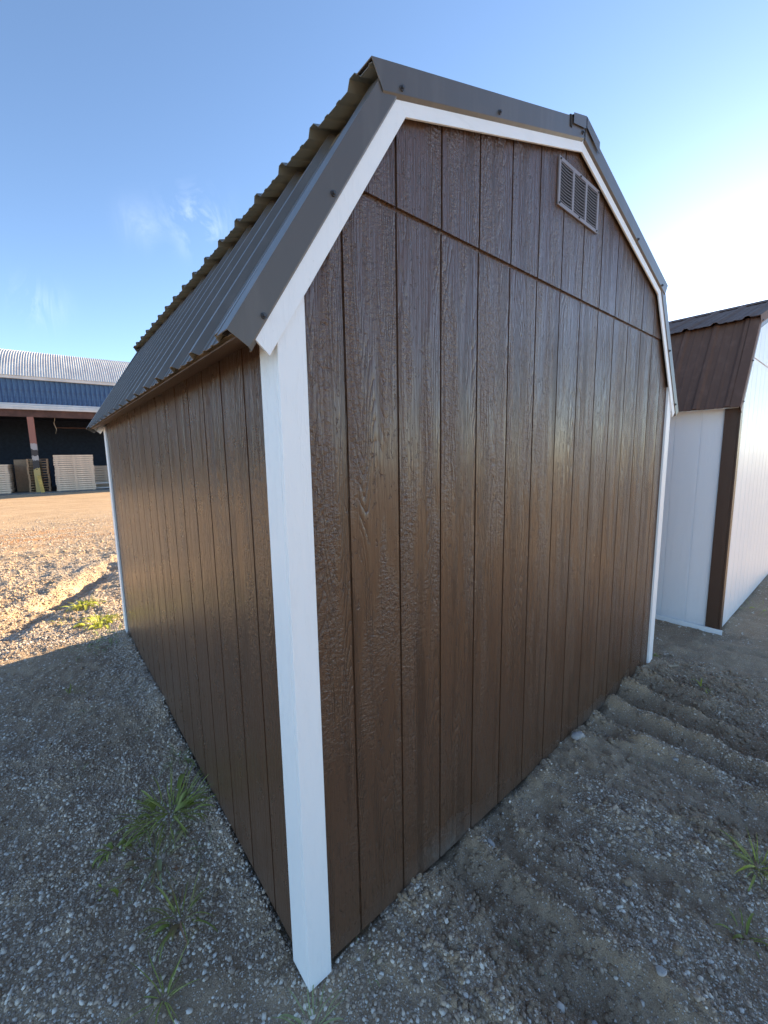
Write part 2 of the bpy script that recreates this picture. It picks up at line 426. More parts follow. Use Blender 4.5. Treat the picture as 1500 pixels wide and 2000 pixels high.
    # screws down the metal trim
    for (x, z) in ((-.054, 2.014), (.157, 2.359), (.402, 2.722), (.876, 2.881), (1.50, 3.090), (WID + .054, 2.014), (WID - .157, 2.359), (2.206, 2.861), (WID - .402, 2.722)):
        share('screw', SCREW, root, (x, -.0292 - (.004 if .36 < x < 2.68 else 0), z))
    # floor frame and runners
    for k, xs in enumerate((.24, .77, 2.20, WID - .24)):
        obj('runner', BX(xs - .045, xs + .045, .03 if k % 2 else .045, LEN - .03, -.12, ZB + .008, bev=.003), skid_mat or M['timber'], root)
    obj('floor_frame', BX(.022, WID - .022, .022, LEN - .022, ZB + .009, ZB + .10), M['timber'], root)
    return root

shed = build_shed('dark brown gambrel shed with white corner trim and charcoal metal roof', (0, 0, 0), M['brown_x'], M['brown_y'], M['white_trim'], M['white_trim_h'], M['brown_flat'], M['charcoal'])
shed2 = build_shed('white gambrel shed with brown trim and dark brown roof, right of the brown shed', (4.155, -.216, -.012), M['white_x'], M['white_y'], M['brown_trim'], M['brown_trim'], M['white_trim'], M['dark_brown_metal'], detail=False, backm=M['dark_brown_metal'])
shed2.scale = (1, 1, 1.04)
obj('base_board', BX(-.030, -.0165, -.035, LEN + .03, .006, .052, bev=.002), M['white_trim'], shed2)

# louvred gable vent (part of the shed)
def vent():
    x0, x1, z0, z1 = 1.349, 1.745, 2.756, 2.951; y = -.0055
    fr = bmesh.new(); b = .016; t = .006
    box(fr, x0, x1, y - t, y, z0, z0 + b); box(fr, x0, x1, y - t, y, z1 - b, z1)
    box(fr, x0, x0 + b, y - t, y, z0 + b, z1 - b); box(fr, x1 - b, x1, y - t, y, z0 + b, z1 - b)
    cw = (x1 - x0 - 2 * b); bar = .017; pw = (cw - 2 * bar) / 3
    for k in (1, 2):
        xa = x0 + b + k * pw + (k - 1) * bar; box(fr, xa, xa + bar, y - t, y, z0 + b, z1 - b)
    v = obj('gable_vent', fr, M['vent_metal'], shed)
    obj('vent_gap_shade', BX(x0 + .01, x1 - .01, y, y + .0015, z0 + .01, z1 - .01), M['dark_void'], v)  # dark sheet standing in for the shade between the slats
    n = 13; h = (z1 - z0 - 2 * b) / n
    bm = bmesh.new(); w = pw
    seg = 5
    for i in range(seg + 1):
        u = i / seg; zz = -math.sin(math.pi * u) * h * .30
        for (yy, dz) in ((-.0052, h * .40), (-.0052, h * .58), (-.0044, h * .58), (-.0044, h * .41)): bm.verts.new((u * w, yy, zz + dz))
    bm.verts.ensure_lookup_table(); vs = bm.verts
    for i in range(seg):
        for k in range(4):
            a_, b_ = 4 * i + k, 4 * i + (k + 1) % 4; bm.faces.new((vs[a_], vs[a_ + 4], vs[b_ + 4], vs[b_]))
    bmesh.ops.recalc_face_normals(bm, faces=bm.faces)
    me = bpy.data.meshes.new('slat'); bm.to_mesh(me); bm.free(); me.materials.append(M['vent_metal'])
    for k in range(3):
        for i in range(n):
            share('slat', me, v, (x0 + b + k * (pw + bar), y - .001, z0 + b + i * h + h * .2))
    for (x, z) in ((x0 + .012, z1 - .010), (x0 + .012, z0 + .010), (x1 - .010, z1 - .010), (x1 - .012, z0 + .010), ((x0 + x1) / 2, z1 - .010), ((x0 + x1) / 2, z0 + .010)):
        share('screw', SCREW, v, (x, y - t, z), sc=(.6, .6, .6))
vent()

# ------------------------------------------------------------ ground
def vnoise(x, y, seed):
    r = np.random.default_rng(seed); T = r.random((256, 256))
    xi = np.floor(x).astype(int); yi = np.floor(y).astype(int); fx = x - xi; fy = y - yi
    fx = fx * fx * (3 - 2 * fx); fy = fy * fy * (3 - 2 * fy)
    a = T[xi & 255, yi & 255]; b = T[(xi + 1) & 255, yi & 255]; c = T[xi & 255, (yi + 1) & 255]; d = T[(xi + 1) & 255, (yi + 1) & 255]
    return (a * (1 - fx) + b * fx) * (1 - fy) + (c * (1 - fx) + d * fx) * fy - .5
def fbm(x, y, seed, o=4, g=.5):
    s = 0; a = 1
    for k in range(o): s = s + a * vnoise(x * 2 ** k + 17 * k, y * 2 ** k + 31 * k, seed + k); a *= g
    return s
def sst(a, b, x): t = np.clip((x - a) / (b - a), 0, 1); return t * t * (3 - 2 * t)
def gz(x, y):
    x = np.asarray(x, float); y = np.asarray(y, float)
    near = np.exp(-((x - 0) ** 2 + (y - 2) ** 2) / 16 ** 2)
    n2 = np.exp(-((x - 0) ** 2 + (y - 2) ** 2) / 6.5 ** 2)
    z = fbm(x * .9, y * .9, 3, 3) * .030 * near
    z = z + fbm(x * 7, y * 7, 9, 5, .6) * .020 * n2
    z = z + fbm(x * 23, y * 23, 14, 3, .6) * .007 * n2
    w = fbm(x * 2.2, y * 2.2, 21, 3) * .09
    # drag ridges running out from under the gable wall
    m = sst(.75, -.05, y) * sst(.12, .38, x) * sst(3.3, 2.9, x)
    brk = .55 + .9 * (fbm(x * 1.2 + 5, y * 3.3, 33, 3) + .35)
    def rd(c, wd, h, n=1): return h * np.exp(-((x - c + w * n * .6) / wd) ** 2)
    z = z + 1.6 * m * brk * (rd(.42, .07, .028) - rd(.60, .08, .030) + rd(.79, .045, .026) - rd(1.0, .08, .015) - rd(1.2, .10, .022) + rd(1.62, .1, .016) + rd(2.02, .05, .030) - rd(2.13, .05, .030) + rd(2.25, .045, .034) - rd(2.38, .05, .035) + rd(2.52, .045, .030) - rd(2.66, .05, .03) + rd(2.83, .05, .026))
    ms = sst(.05, .35, x) * sst(.06, -.06, y) * near
    xs_ = x + .10 * fbm(x * 1.5, y * 1.5, 63, 2) + .18 * y
    st1 = fbm(xs_ * 8.5, y * 1.3 + 2, 65, 3, .55); st2 = fbm(xs_ * 24, y * 5, 67, 3, .6)
    z = z + ms * (.034 * st1 + .012 * np.abs(st2))
    # wheel rut and berms in the sunlit yard beyond the shed
    z = z - m * .03 * sst(.02, .35, fbm(x * 2.6, y * 1.7 + 4, 85, 4)) 
    yy = y - (4.9 + 1.9 * (x + 1.0)); q = yy / 2.1
    m2 = sst(1.2, .3, x) * sst(3.9, 4.3, y) * sst(11, 7.5, y)
    z = z + m2 * .035 * fbm(x * 4.5, y * 3.2, 57, 4, .6) + m2 * (.022 * np.exp(-((q - .05) / .13) ** 2) - .075 * np.exp(-((q + .30) / .20) ** 2) + .02 * np.exp(-((q + .85) / .2) ** 2)) * (1 + 2.6 * fbm(x * 3, y * 3, 51, 3))
    yb = y - 9 - .3 * x; z = z + .03 * np.exp(-(yb / .35) ** 2) * (1 + 2 * fbm(x * 2, y * 1.5, 61, 3)) * near
    # keep it low right at the walls of both sheds
    d1 = np.maximum(np.maximum(-x, x - WID), np.maximum(-y, y - LEN))
    ins = sst(.02, -.10, d1)
    z = z * (1 - ins) - .05 * ins
    z = z + .012 * np.exp(-(d1 / .10) ** 2) * (d1 > -.02) * fbm(x * 3, y * 3, 71, 2)
    lw = np.exp(-((d1 - .0) / .09) ** 2)
    left = (x < .0) & (y > .12)
    z = z + lw * left * (.020 + .014 * fbm(x * 4, y * 4, 73, 3))
    gw = (y < 0.05) & (x > .12)
    z = z + lw * gw * .024 * sst(-.25, .2, fbm(x * 2.3 + 9, y * .5, 75, 2))
    # scuffed, crumbly soil
    cr = fbm(x * 13 + 3, y * 9, 81, 4, .65); z = z + (.012 + .026 * m) * np.abs(cr) * n2 * (x > .2) * (1 - ins)
    return z - .001
def axis(segs):
    o = [segs[0][0]]
    for a, b, st in segs:
        n = max(1, int(round((b - a) / st))); o += list(np.linspace(a, b, n + 1)[1:])
    return np.array(o)
def geo(a, b, s0, g):
    o = [a]; s = s0
    while abs(o[-1] - a) < abs(b - a): o.append(o[-1] + s * (1 if b > a else -1)); s *= g
    return np.array(o[1:])
gx = np.concatenate([geo(-1.6, -900, .03, 1.12)[::-1], axis([(-1.6, 3.3, .0125)]), axis([(3.3, 5.2, .03)])[1:], geo(5.2, 900, .05, 1.13)])
gy = np.concatenate([geo(-1.3, -600, .03, 1.13)[::-1], axis([(-1.3, 1.6, .0125)]), axis([(1.6, 4.2, .02)])[1:], axis([(4.2, 8.5, .03)])[1:], geo(8.5, 1200, .06, 1.035)[:90], ])
lastg = gy[-1]; gy = np.concatenate([gy, geo(lastg, 1500, 3, 1.2)])
X, Y = np.meshgrid(gx, gy, indexing='ij'); Z = gz(X, Y)
nx_, ny_ = len(gx), len(gy)
co_ = np.stack([X, Y, Z], -1).reshape(-1, 3)
ii, jj = np.meshgrid(np.arange(nx_ - 1), np.arange(ny_ - 1), indexing='ij'); b0 = (ii * ny_ + jj).ravel()
fc = np.stack([b0, b0 + ny_, b0 + ny_ + 1, b0 + 1], -1)
def npmesh(name, co, faces, k):
    me = bpy.data.meshes.new(name); me.vertices.add(len(co)); me.vertices.foreach_set('co', co.astype(np.float32).ravel())
    me.loops.add(len(faces) * k); me.loops.foreach_set('vertex_index', faces.astype(np.int32).ravel())
    me.polygons.add(len(faces)); me.polygons.foreach_set('loop_start', np.arange(len(faces), dtype=np.int32) * k)
    me.update(calc_edges=True); me.validate(); return me
gm = npmesh('ground', co_, fc, 4); gm.polygons.foreach_set('use_smooth', [True] * len(gm.polygons))
t = NT('ground_dirt'); P = t.n('ShaderNodeNewGeometry').outputs['Position']
big = t.noise(P, .8, 4, .6); mid = t.noise(P, 9, 5, .65); fine = t.noise(P, 160, 4, .7)
c = t.mix(t.ramp(t.math('ADD', t.math('MULTIPLY', big, .5), t.math('MULTIPLY', mid, .5)), [(.40, 0), (.60, 1)]), (.25, .165, .10), (.52, .37, .235))
c = t.mix(t.ramp(fine, [(.35, 0), (.7, 1)]), c, (.55, .42, .29), 'MIX'); 
c2 = t.mix(t.ramp(t.noise(P, 420, 2, .5), [(.40, 0), (.60, 1)]), (.12, .082, .052), c)
c = t.mix(.55, c, c2)
vo = t.n('ShaderNodeTexVoronoi'); t.l(P, vo.inputs['Vector']); vo.inputs['Scale'].default_value = 120
st = t.ramp(vo.outputs['Distance'], [(.22, 1), (.38, 0)])
sep = t.n('ShaderNodeSeparateColor'); t.l(vo.outputs['Color'], sep.inputs[0])
sel = t.ramp(sep.outputs[0], [(.55, 0), (.60, 1)])
c = t.mix(t.math('MULTIPLY', st, sel), c, t.mix(sep.outputs[1], (.42, .35, .28), (.80, .72, .62)))
# rusty sand patches in the yard
sp = t.n('ShaderNodeSeparateXYZ'); t.l(P, sp.inputs[0])
yard = t.ramp(t.math('DIVIDE', sp.outputs[1], 30.0), [(.13, 0), (.20, 1)])
c = t.mix(t.math('MULTIPLY', yard, .7), c, t.mix(t.ramp(t.noise(t.vmap(P, (.7, 2.6, 1)), 1.2, 6, .7), [(.35, 0), (.65, 1)]), (.50, .34, .20), (.66, .50, .34)))
ru = t.ramp(t.noise(t.vmap(P, (.5, 2.2, 1), loc=(0, 3, 0)), 1.1, 5, .6), [(.46, 0), (.58, 1)])
rband = t.ramp(t.math('DIVIDE', t.math('ABSOLUTE', t.math('SUBTRACT', sp.outputs[1], 11.0)), 2.2), [(.1, .9), (.9, .0)])
c = t.mix(t.math('MULTIPLY', t.math('MULTIPLY', ru, rband), yard), c, (.55, .24, .07))
stk = t.ramp(t.noise(t.vmap(P, (.35, 3.2, 1), rot=(0, 0, .12)), 1.3, 6, .7), [(.40, 0), (.62, 1)])
c = t.mix(t.math('MULTIPLY', t.math('MULTIPLY', stk, yard), .45), c, (.30, .20, .12))
h = t.math('ADD', t.math('MULTIPLY', t.noise(P, 95, 5, .7), 1.0), t.math('MULTIPLY', t.math('MULTIPLY', st, sel), .6))
M['ground'] = t.set(col=c, rough=.95, normal=t.bump(h, 1.0, .006), spec=.25)
gm.materials.append(M['ground'])
g = bpy.data.objects.new('ground', gm); COL.objects.link(g); g['kind'] = 'structure'

# loose gravel: many little stones, one object
def stones(n, xr, yr, smin, smax, seed, dens, pw=2.4, base='oct'):
    r = np.random.default_rng(seed)
    x = r.uniform(*xr, n); y = r.uniform(*yr, n)
    keep = r.random(n) < dens(x, y)
    d1 = np.maximum(np.maximum(-x, x - WID), np.maximum(-y, y - LEN)); keep &= d1 > -.01
    d2 = np.maximum(np.maximum(4.185 - x, x - 7.3), np.maximum(-.216 - y, y - 3.4)); keep &= d2 > -.01
    x, y = x[keep], y[keep]; m = len(x)
    s = smin + (smax - smin) * r.random(m) ** pw
    bm = bmesh.new()
    if base == 'oct':
        v = [bm.verts.new(p) for p in ((1, 0, 0), (0, 1, 0), (-1, 0, 0), (0, -1, 0), (0, 0, 1))]
        for q in ((0, 1, 4), (1, 2, 4), (2, 3, 4), (3, 0, 4)): bm.faces.new([v[i] for i in q])
    else: bmesh.ops.create_icosphere(bm, subdivisions=int(base), radius=1)
    bv = np.array([v.co[:] for v in bm.verts]); bf = np.array([[v.index for v in f.verts] for f in (bm.verts.index_update() or bm.faces)]); bm.free()
    nv = len(bv)
    V = bv[None] * (1 + r.uniform(-.28, .28, (m, nv, 1))) * np.stack([s * r.uniform(.7, 1.3, m), s * r.uniform(.6, 1.1, m), s * r.uniform(.4, .85, m)], -1)[:, None, :]
    a = r.uniform(0, 6.28, m); ca, sa = np.cos(a)[:, None], np.sin(a)[:, None]
    tx = r.normal(0, .3, m)[:, None]
    vx = V[..., 0] * ca - V[..., 1] * sa; vy = V[..., 0] * sa + V[..., 1] * ca; vz = V[..., 2] + V[..., 0] * tx
    z0 = gz(x, y)
    V = np.stack([vx + x[:, None], vy + y[:, None], vz + (z0 + s * .12)[:, None]], -1)
    F = bf[None] + (np.arange(m) * nv)[:, None, None]
    return V.reshape(-1, 3), F.reshape(-1, 3), m
def patch(x, y):
    p = sst(-.26, .16, fbm(x * 1.6 + 3, y * 1.6, 91, 4) + .10 * np.cos(x * 9) * (y < .4))
    d1 = np.maximum(np.maximum(-x, x - WID), np.maximum(-y, y - LEN))
    p = np.maximum(p, np.exp(-((d1) / .22) ** 2) * .95 * (x < .5))      # washed clean along the left wall and corner
    p = np.maximum(p, .9 * np.exp(-(((x - .2) / .45) ** 2 + ((y + .15) / .5) ** 2)))
    right = (x > .25) & (y < .1)
    xs_ = x + .10 * fbm(x * 1.5, y * 1.5, 63, 2) + .18 * y
    band = .20 + .80 * sst(-.12, .22, fbm(xs_ * 6.5, y * 1.3, 95, 4)); band = np.maximum(band, np.exp(-(((x - .25) / .3) ** 2 + ((y + .2) / .5) ** 2)))
    lf = (x < 0) & (y < 2.2); p = p * np.where(lf, .35 + .65 * sst(-.2, .25, fbm(x * 2.2 + 7, y * 1.3, 99, 4) + .35 * np.exp(-(d1 / .25) ** 2) + .3 * (y < .55)), 1)
    return (.14 + .86 * p) * np.where(right, band, 1)
parts = [stones(34000, (-1.3, .5), (-1.15, 2.0), .0030, .0098, 1, patch, 1.7, '1'),
         stones(30000, (.3, 3.5), (-1.2, .02), .0030, .0095, 12, patch, 2.4, '1'),
         stones(110000, (-1.3, .5), (-1.15, 2.6), .0018, .0046, 2, patch, 1.0, 'oct'),
         stones(130000, (.3, 3.5), (-1.2, .02), .0018, .0046, 13, patch, 1.0, 'oct'),
         stones(60000, (-1.6, .02), (2.0, 4.6), .0035, .0100, 3, patch, 1.4, 'oct'),
         stones(42000, (3.0, 6.5), (-1.6, 3.5), .004, .011, 4, patch, 1.6, 'oct'),
         stones(110000, (-2.2, 1.2), (3.6, 9.0), .005, .015, 5, lambda x, y: (.25 + .75 * patch(x, y)) * sst(9.2, 6.5, y), 2.0, 'oct'),
         stones(40000, (-2.6, 1.6), (6.5, 17.0), .006, .022, 8, lambda x, y: (.3 + .7 * patch(x, y * .4)) * sst(17, 8, y), 2.2, 'oct'),
         stones(900, (-1.4, 3.6), (-1.25, 3.0), .010, .017, 6, lambda x, y: patch(x, y) * .8, 2.2, '1')]
off = 0; VV = []; FF = []
for v, f, m in parts: VV.append(v); FF.append(f + off); off += len(v)
sm = npmesh('gravel', np.concatenate(VV), np.concatenate(FF), 3)
t = NT('gravel_stone'); gi = t.n('ShaderNodeNewGeometry'); rp = gi.outputs['Random Per Island']
c = t.ramp(rp, [(0, (.26, .17, .105)), (.42, (.46, .32, .205)), (.70, (.70, .53, .36)), (.80, (.92, .79, .62)), (1, (.94, .87, .76))])
spy = t.n('ShaderNodeSeparateXYZ'); t.l(gi.outputs['Position'], spy.inputs[0])
c = t.mix(t.math('MULTIPLY', t.ramp(t.math('DIVIDE', spy.outputs[1], 30.0), [(.125, 0), (.20, 1)]), .6), c, (.58, .46, .33))
c = t.mix(.35, c, t.mix(t.noise(gi.outputs['Position'], 220, 3), (.16, .14, .12), (.62, .59, .54)))
M['gravel'] = t.set(col=c, rough=.85, normal=t.bump(t.noise(gi.outputs['Position'], 500, 3), .5, .001))
sm.materials.append(M['gravel'])
go = bpy.data.objects.new('gravel', sm); COL.objects.link(go); tag(go, 'loose grey gravel scattered over the dirt around the sheds', 'gravel'); go['kind'] = 'stuff'

off = 0; VV = []; FF = []
for v, f, m in (stones(8000, (.3, 3.4), (-1.2, .0), .004, .017, 41, lambda x, y: .15 + .85 * sst(.1, -.2, fbm(x * 3.1 + 2, y * 1.1, 95, 4)), 2.2, '1'),
                stones(9000, (-2.4, 1.2), (3.75, 10.0), .006, .028, 42, lambda x, y: sst(-.1, .25, fbm(x * 1.5, y * 1.1, 97, 4)) * sst(10, 6, y), 3.0, '1'),
                stones(900, (-1.3, .1), (.4, 3.6), .005, .014, 43, lambda x, y: .6 + 0 * x, 2.2, '1')):
    VV.append(v); FF.append(f + off); off += len(v)
cm_ = npmesh('dirt_clods', np.concatenate(VV), np.concatenate(FF), 3); cm_.materials.append(M['ground'])
co2 = bpy.data.objects.new('dirt_clods', cm_); COL.objects.link(co2); tag(co2, 'crumbled clods of dry soil scattered over ruts and yard', 'soil'); co2['kind'] = 'stuff'

# ------------------------------------------------------------ larger stones, twigs, chips
M['rock'] = plain_mat('pale_rock', (.42, .39, .37), .85, .3, 40, .8, .004)
def rock(x, y, s, label, seed, flat=.6):
    rr = random.Random(seed); bm = bmesh.new(); bmesh.ops.create_icosphere(bm, subdivisions=3, radius=1)
    pl = [(Vector((rr.gauss(0, 1), rr.gauss(0, 1), rr.gauss(0, 1))).normalized(), rr.uniform(.6, .9)) for _ in range(13)]
    for v in bm.verts:
        for n, d in pl:
            e = v.co.dot(n) - d
            if e > 0: v.co -= n * e
        v.co *= 1 + rr.uniform(-.025, .025); v.co = Vector((v.co.x * s * 1.25, v.co.y * s * .85, v.co.z * s * flat))
    o = obj('stone', bm, M['rock']); o.location = (x, y, float(gz(x, y)) + s * flat * .45); o.rotation_euler = (rr.uniform(-.2, .2), rr.uniform(-.2, .2), rr.uniform(0, 6))
    tag(o, label, 'stone', 'larger stones lying loose in the gravel')
rock(1.738, -.045, .036, 'largest pale stone lying by the foot of the brown gable wall', 1)
rock(.834, -.085, .020, 'fist-sized pale stone near the dusty patch at the wall foot', 2)
rock(1.994, -.46, .014, 'small round stone on the ridge out from the far runner', 3)
rock(1.081, -.533, .013, 'small pale stone in the middle of the dark dirt', 4)
rock(.838, -.724, .016, 'flat pale stone low in the right foreground gravel', 5)
rock(.62, -.62, .019, 'rounded grey stone at the bottom edge beside the ridge', 6)
rock(-.30, .86, .017, 'pale stone among the weeds left of the white corner', 7)
M['twig'] = plain_mat('dry_straw', (.36, .28, .19), .8, .25, 60)
def twig(pts, rad, label, cat='twig', mat='twig'):
    P = [Vector((x, y, float(gz(x, y)) + dz)) for x, y, dz in pts]; bm = bmesh.new(); rings = []
    for i, p in enumerate(P):
        d = (P[min(i + 1, len(P) - 1)] - P[max(i - 1, 0)]).normalized(); a = d.cross(Vector((0, 0, 1))).normalized(); b = a.cross(d)
        rr = rad * (1 - .55 * i / (len(P) - 1))
        rings.append([bm.verts.new(p + (a * math.cos(k * 1.2566) + b * math.sin(k * 1.2566)) * rr) for k in range(5)])
    for i in range(len(P) - 1):
        for k in range(5): bm.faces.new((rings[i][k], rings[i][(k + 1) % 5], rings[i + 1][(k + 1) % 5], rings[i + 1][k]))
    bm.faces.new(rings[0][::-1]); bm.faces.new(rings[-1])
    o = obj(cat.replace(' ', '_'), bm, M[mat]); tag(o, label, cat); return o
twig([(.115, .315, .010), (.06, .24, .012), (-.03, .17, .006)][:2] + [(.02, .20, .01)], .0035, 'short dry twig against the wall left of the white corner post') if False else twig([(-.03, .22, .012), (-.075, .235, .014), (-.13, .24, .008)], .0035, 'short dry twig against the wall left of the white corner post')
twig([(1.07, -.26, .008), (1.10, -.33, .018), (1.14, -.38, .010)], .0026, 'bent pale straw stalk lying in the dark dirt')
twig([(1.18, -.29, .006), (1.13, -.315, .024), (1.09, -.34, .02)], .0022, 'thin straw crossing the bent stalk in the dirt')
twig([(2.20, -.62, .012), (2.12, -.69, .05), (2.04, -.72, .045), (1.98, -.76, .012)], .003, 'curled dead stem arching at the right edge of the gravel')
twig([(2.5, -.55, .012), (2.45, -.64, .03), (2.42, -.72, .028), (2.46, -.78, .01)], .003, 'dead grass stem on the furrow near the right edge')
twig([(1.72, -.16, .01), (1.70, -.26, .02), (1.60, -.34, .01)], .0022, 'thin green-grey stem beside the largest pale stone')
twig([(.30, -.26, .01), (.34, -.36, .012), (.36, -.42, .008)], .002, 'thin dry straw in the gravel right of the corner post')
twig([(-.29, .60, .01), (-.22, .63, .075), (-.14, .70, .11), (-.08, .80, .09)], .0012, 'long thin seed stalk leaning over the weeds toward the wall')
def chip(x, y, a, l, w, label):
    bm = bmesh.new(); box(bm, -l, l, -w, w, -.002, .002)
    for v in bm.verts:
        if v.co.x > 0: v.co.y *= .4
    o = obj('wood_chip', bm, M['twig']); o.location = (x, y, float(gz(x, y)) + .012); o.rotation_euler = (.25, .1, a); tag(o, label, 'wood chip', 'wood chips lying between the two sheds')
chip(3.099, -.152, -.4, .05, .012, 'pale splinter of wood just right of the far white corner')
chip(2.807, -.215, .5, .028, .008, 'small tan wood chip on the furrow crest')
chip(2.68, -.33, 2.2, .022, .007, 'smaller brown wood chip below the tan one')

# ------------------------------------------------------------ weeds
def leaf_mat(name, a, b):
    t = NT(name); oc = t.obj(); rd = t.n('ShaderNodeObjectInfo').outputs['Random']
    c = t.mix(rd, a, b); c = t.mix(t.math('MULTIPLY', t.noise(oc, 30, 4), .5), c, tuple(v * .55 for v in b))
    t.set(col=c, rough=.55); tr = t.n('ShaderNodeBsdfTranslucent'); t.l(c, tr.inputs['Color']); ms = t.n('ShaderNodeMixShader'); ms.inputs[0].default_value = .35
    t.l(t.b.outputs[0], ms.inputs[1]); t.l(tr.outputs[0], ms.inputs[2]); t.l(ms.outputs[0], t.o.inputs['Surface']); return t.m
M['leaf'] = leaf_mat('green_leaf', (.32, .38, .07), (.46, .48, .13))
M['leaf_grey'] = leaf_mat('dull_leaf', (.34, .39, .16), (.46, .48, .24))
M['leaf_yellow'] = leaf_mat('yellow_leaf', (.58, .58, .07), (.48, .54, .09))
M['leaf_red'] = leaf_mat('red_leaf', (.40, .20, .12), (.40, .34, .14))
def blade_mesh(name, w, bend, mat, seed, wave=.1):
    """unit-length strap leaf starting at the origin, rising then arching over along +X"""
    rr = random.Random(seed); n = 7; vs = []; fs = []; x = z = 0; ang = math.radians(72)
    side = 0
    for i in range(n + 1):
        u = i / n; ww = w * (math.sin(math.pi * min(1, u * .92 + .12)) ** .7) * (1 if i < n else .05)
        side += rr.uniform(-wave, wave) * .1
        vs += [(x, side - ww, z + ww * .25), (x, side, z), (x, side + ww, z + ww * .25)]
        x += math.cos(ang) / n; z += math.sin(ang) / n; ang -= bend / n * (1 + .5 * rr.random())
    for i in range(n):
        for k in (0, 1): a = 3 * i + k; fs.append((a, a + 1, a + 4, a + 3))
    me = bpy.data.meshes.new(name); me.from_pydata(vs, [], fs); me.materials.append(mat); me.polygons.foreach_set('use_smooth', [True] * len(fs)); return me
BL = {}
for mn in ('leaf', 'leaf_grey', 'leaf_yellow', 'leaf_red'):
    BL[mn] = [blade_mesh('leaf', w, b, M[mn], i) for i, (w, b) in enumerate(((.030, 1.9), (.016, 1.2), (.034, 2.3), (.022, 1.6), (.010, .7)))]
    BL[mn + 'b'] = [blade_mesh('leaf', w, b, M[mn], i + 20) for i, (w, b) in enumerate(((.085, 2.0), (.07, 1.5), (.10, 2.4)))]
def weed(x, y, n, ln, label, mat='leaf', seed=0, broad=0, spread=.02, second=None, flat=0):
    rr = random.Random(seed); z = float(gz(x, y)); r = thing('weed', label, 'weed', (x, y, z), 0, 'weeds growing out of the gravel')
    for i in range(int(n * 2.2)):
        mm = second if second and rr.random() < .35 else mat
        me = rr.choice(BL[mm + 'b'] if rr.random() < broad * .5 else [BL[mm][q] for q in (0, 1, 1, 3, 4, 4)])
        a = i * 2.4 + rr.uniform(-.5, .5); d = rr.random() * spread * 1.5; l = ln * rr.uniform(.35, 1.15)
        share('leaf', me, r, (math.cos(a) * d, math.sin(a) * d, -.004), (rr.uniform(-.4, .4), rr.uniform(.0, .6) + flat, a), (l, l, l))
    return r
weed(-.19, 1.00, 64, .17, 'largest grassy weed clump in the gravel beside the brown side wall', 'leaf', 1, .15, .09)
weed(-.28, .80, 40, .11, 'reddish-tinged weed clump below the largest grass clump', 'leaf_red', 2, .3, .08, 'leaf_grey')
weed(-.423, .96, 10, .10, 'broad-leaved weed left of the largest grass clump', 'leaf', 3, .8, .02, flat=.2)
weed(-.469, .80, 5, .08, 'small yellow-green leaf tuft farthest left in the foreground', 'leaf_yellow', 4, .8, .02, flat=.4)
weed(-.27, .49, 26, .14, 'weed with seed stalks halfway between grass clump and corner post', 'leaf', 5, .3, .04, 'leaf_red')
weed(-.37, .27, 8, .15, 'spreading strap-leaved weed at the bottom left foreground', 'leaf', 6, .0, .01, flat=.2)
weed(-.045, -.085, 14, .12, 'grass tuft at the foot of the white corner post', 'leaf_grey', 7, .0, .03)
for k_, (x_, y_, n_, l_) in enumerate(((-.36, 1.12, 9, .08), (-.30, .66, 7, .06), (-.12, .72, 8, .07), (-.50, 1.6, 6, .06), (-.16, 2.3, 8, .07), (.62, -.42, 5, .05), (1.9, -.35, 5, .06))):
    weed(x_, y_, n_, l_, ('wispy sprig just left of the largest grass clump', 'thin sprig above the seed-stalk weed', 'pale sprig close to the brown side wall near the seed stalks', 'faint sprig alone in the shaded gravel at left', 'thin sprig against the shaded side wall halfway along', 'tiny sprig in the dark dirt right of the corner post', 'tiny sprig beside the large pale stone')[k_], 'leaf_grey', 60 + k_, 0, .05)
weed(.16, -.06, 8, .06, 'tiny green tuft tucked right of the white corner post', 'leaf_grey', 17, .2, .05)
weed(-.065, 1.36, 13, .12, 'grey-green weed hugging the brown side wall', 'leaf_grey', 8, .2, .03, flat=.2)
weed(-.20, 1.75, 7, .07, 'sparse weed in the shade midway along the side wall', 'leaf_grey', 18, .1, .05)
weed(-.50, 2.63, 7, .11, 'thin upright weed in the shaded dirt far from the wall', 'leaf', 9, .0, .03)
weed(-.42, 2.25, 6, .08, 'small wispy weed just below the thin upright one', 'leaf_grey', 19, .0, .05)
weed(-.14, 3.50, 60, .12, 'low faded green weeds at the far end of the side wall in shade', 'leaf_grey', 10, .2, .16)
weed(-.36, 3.35, 26, .10, 'faint flat weed patch just inside the shadow edge', 'leaf_grey', 20, .1, .16)
weed(-.17, 4.05, 70, .17, 'bright yellow-green weed in sun beside the far white corner', 'leaf_yellow', 11, .4, .09)
weed(-.27, 4.75, 50, .17, 'second bright weed in sun beyond the far corner', 'leaf_yellow', 12, .4, .09)
weed(-.42, 4.35, 30, .09, 'small sunlit green patch left of the two bright weeds', 'leaf_yellow', 21, .3, .14)
weed(-.24, 5.35, 9, .10, 'dry tan grass tuft in the sunlit rut', 'leaf_red', 22, 0, .06)
weed(1.53, -.86, 24, .14, 'bright grassy weed at the right edge of the photo', 'leaf', 13, .0, .03, 'leaf_yellow')
weed(1.22, -.87, 9, .12, 'lower green weed with a long runner at right edge', 'leaf', 14, .2, .03)
weed(2.95, -.36, 7, .14, 'strap-leaved grass sprig on the furrowed dirt between the sheds', 'leaf_yellow', 15, .0, .01, flat=.4)
weed(3.17, .02, 14, .06, 'little green tuft by the far right foot of the brown shed', 'leaf', 16, .3, .04)
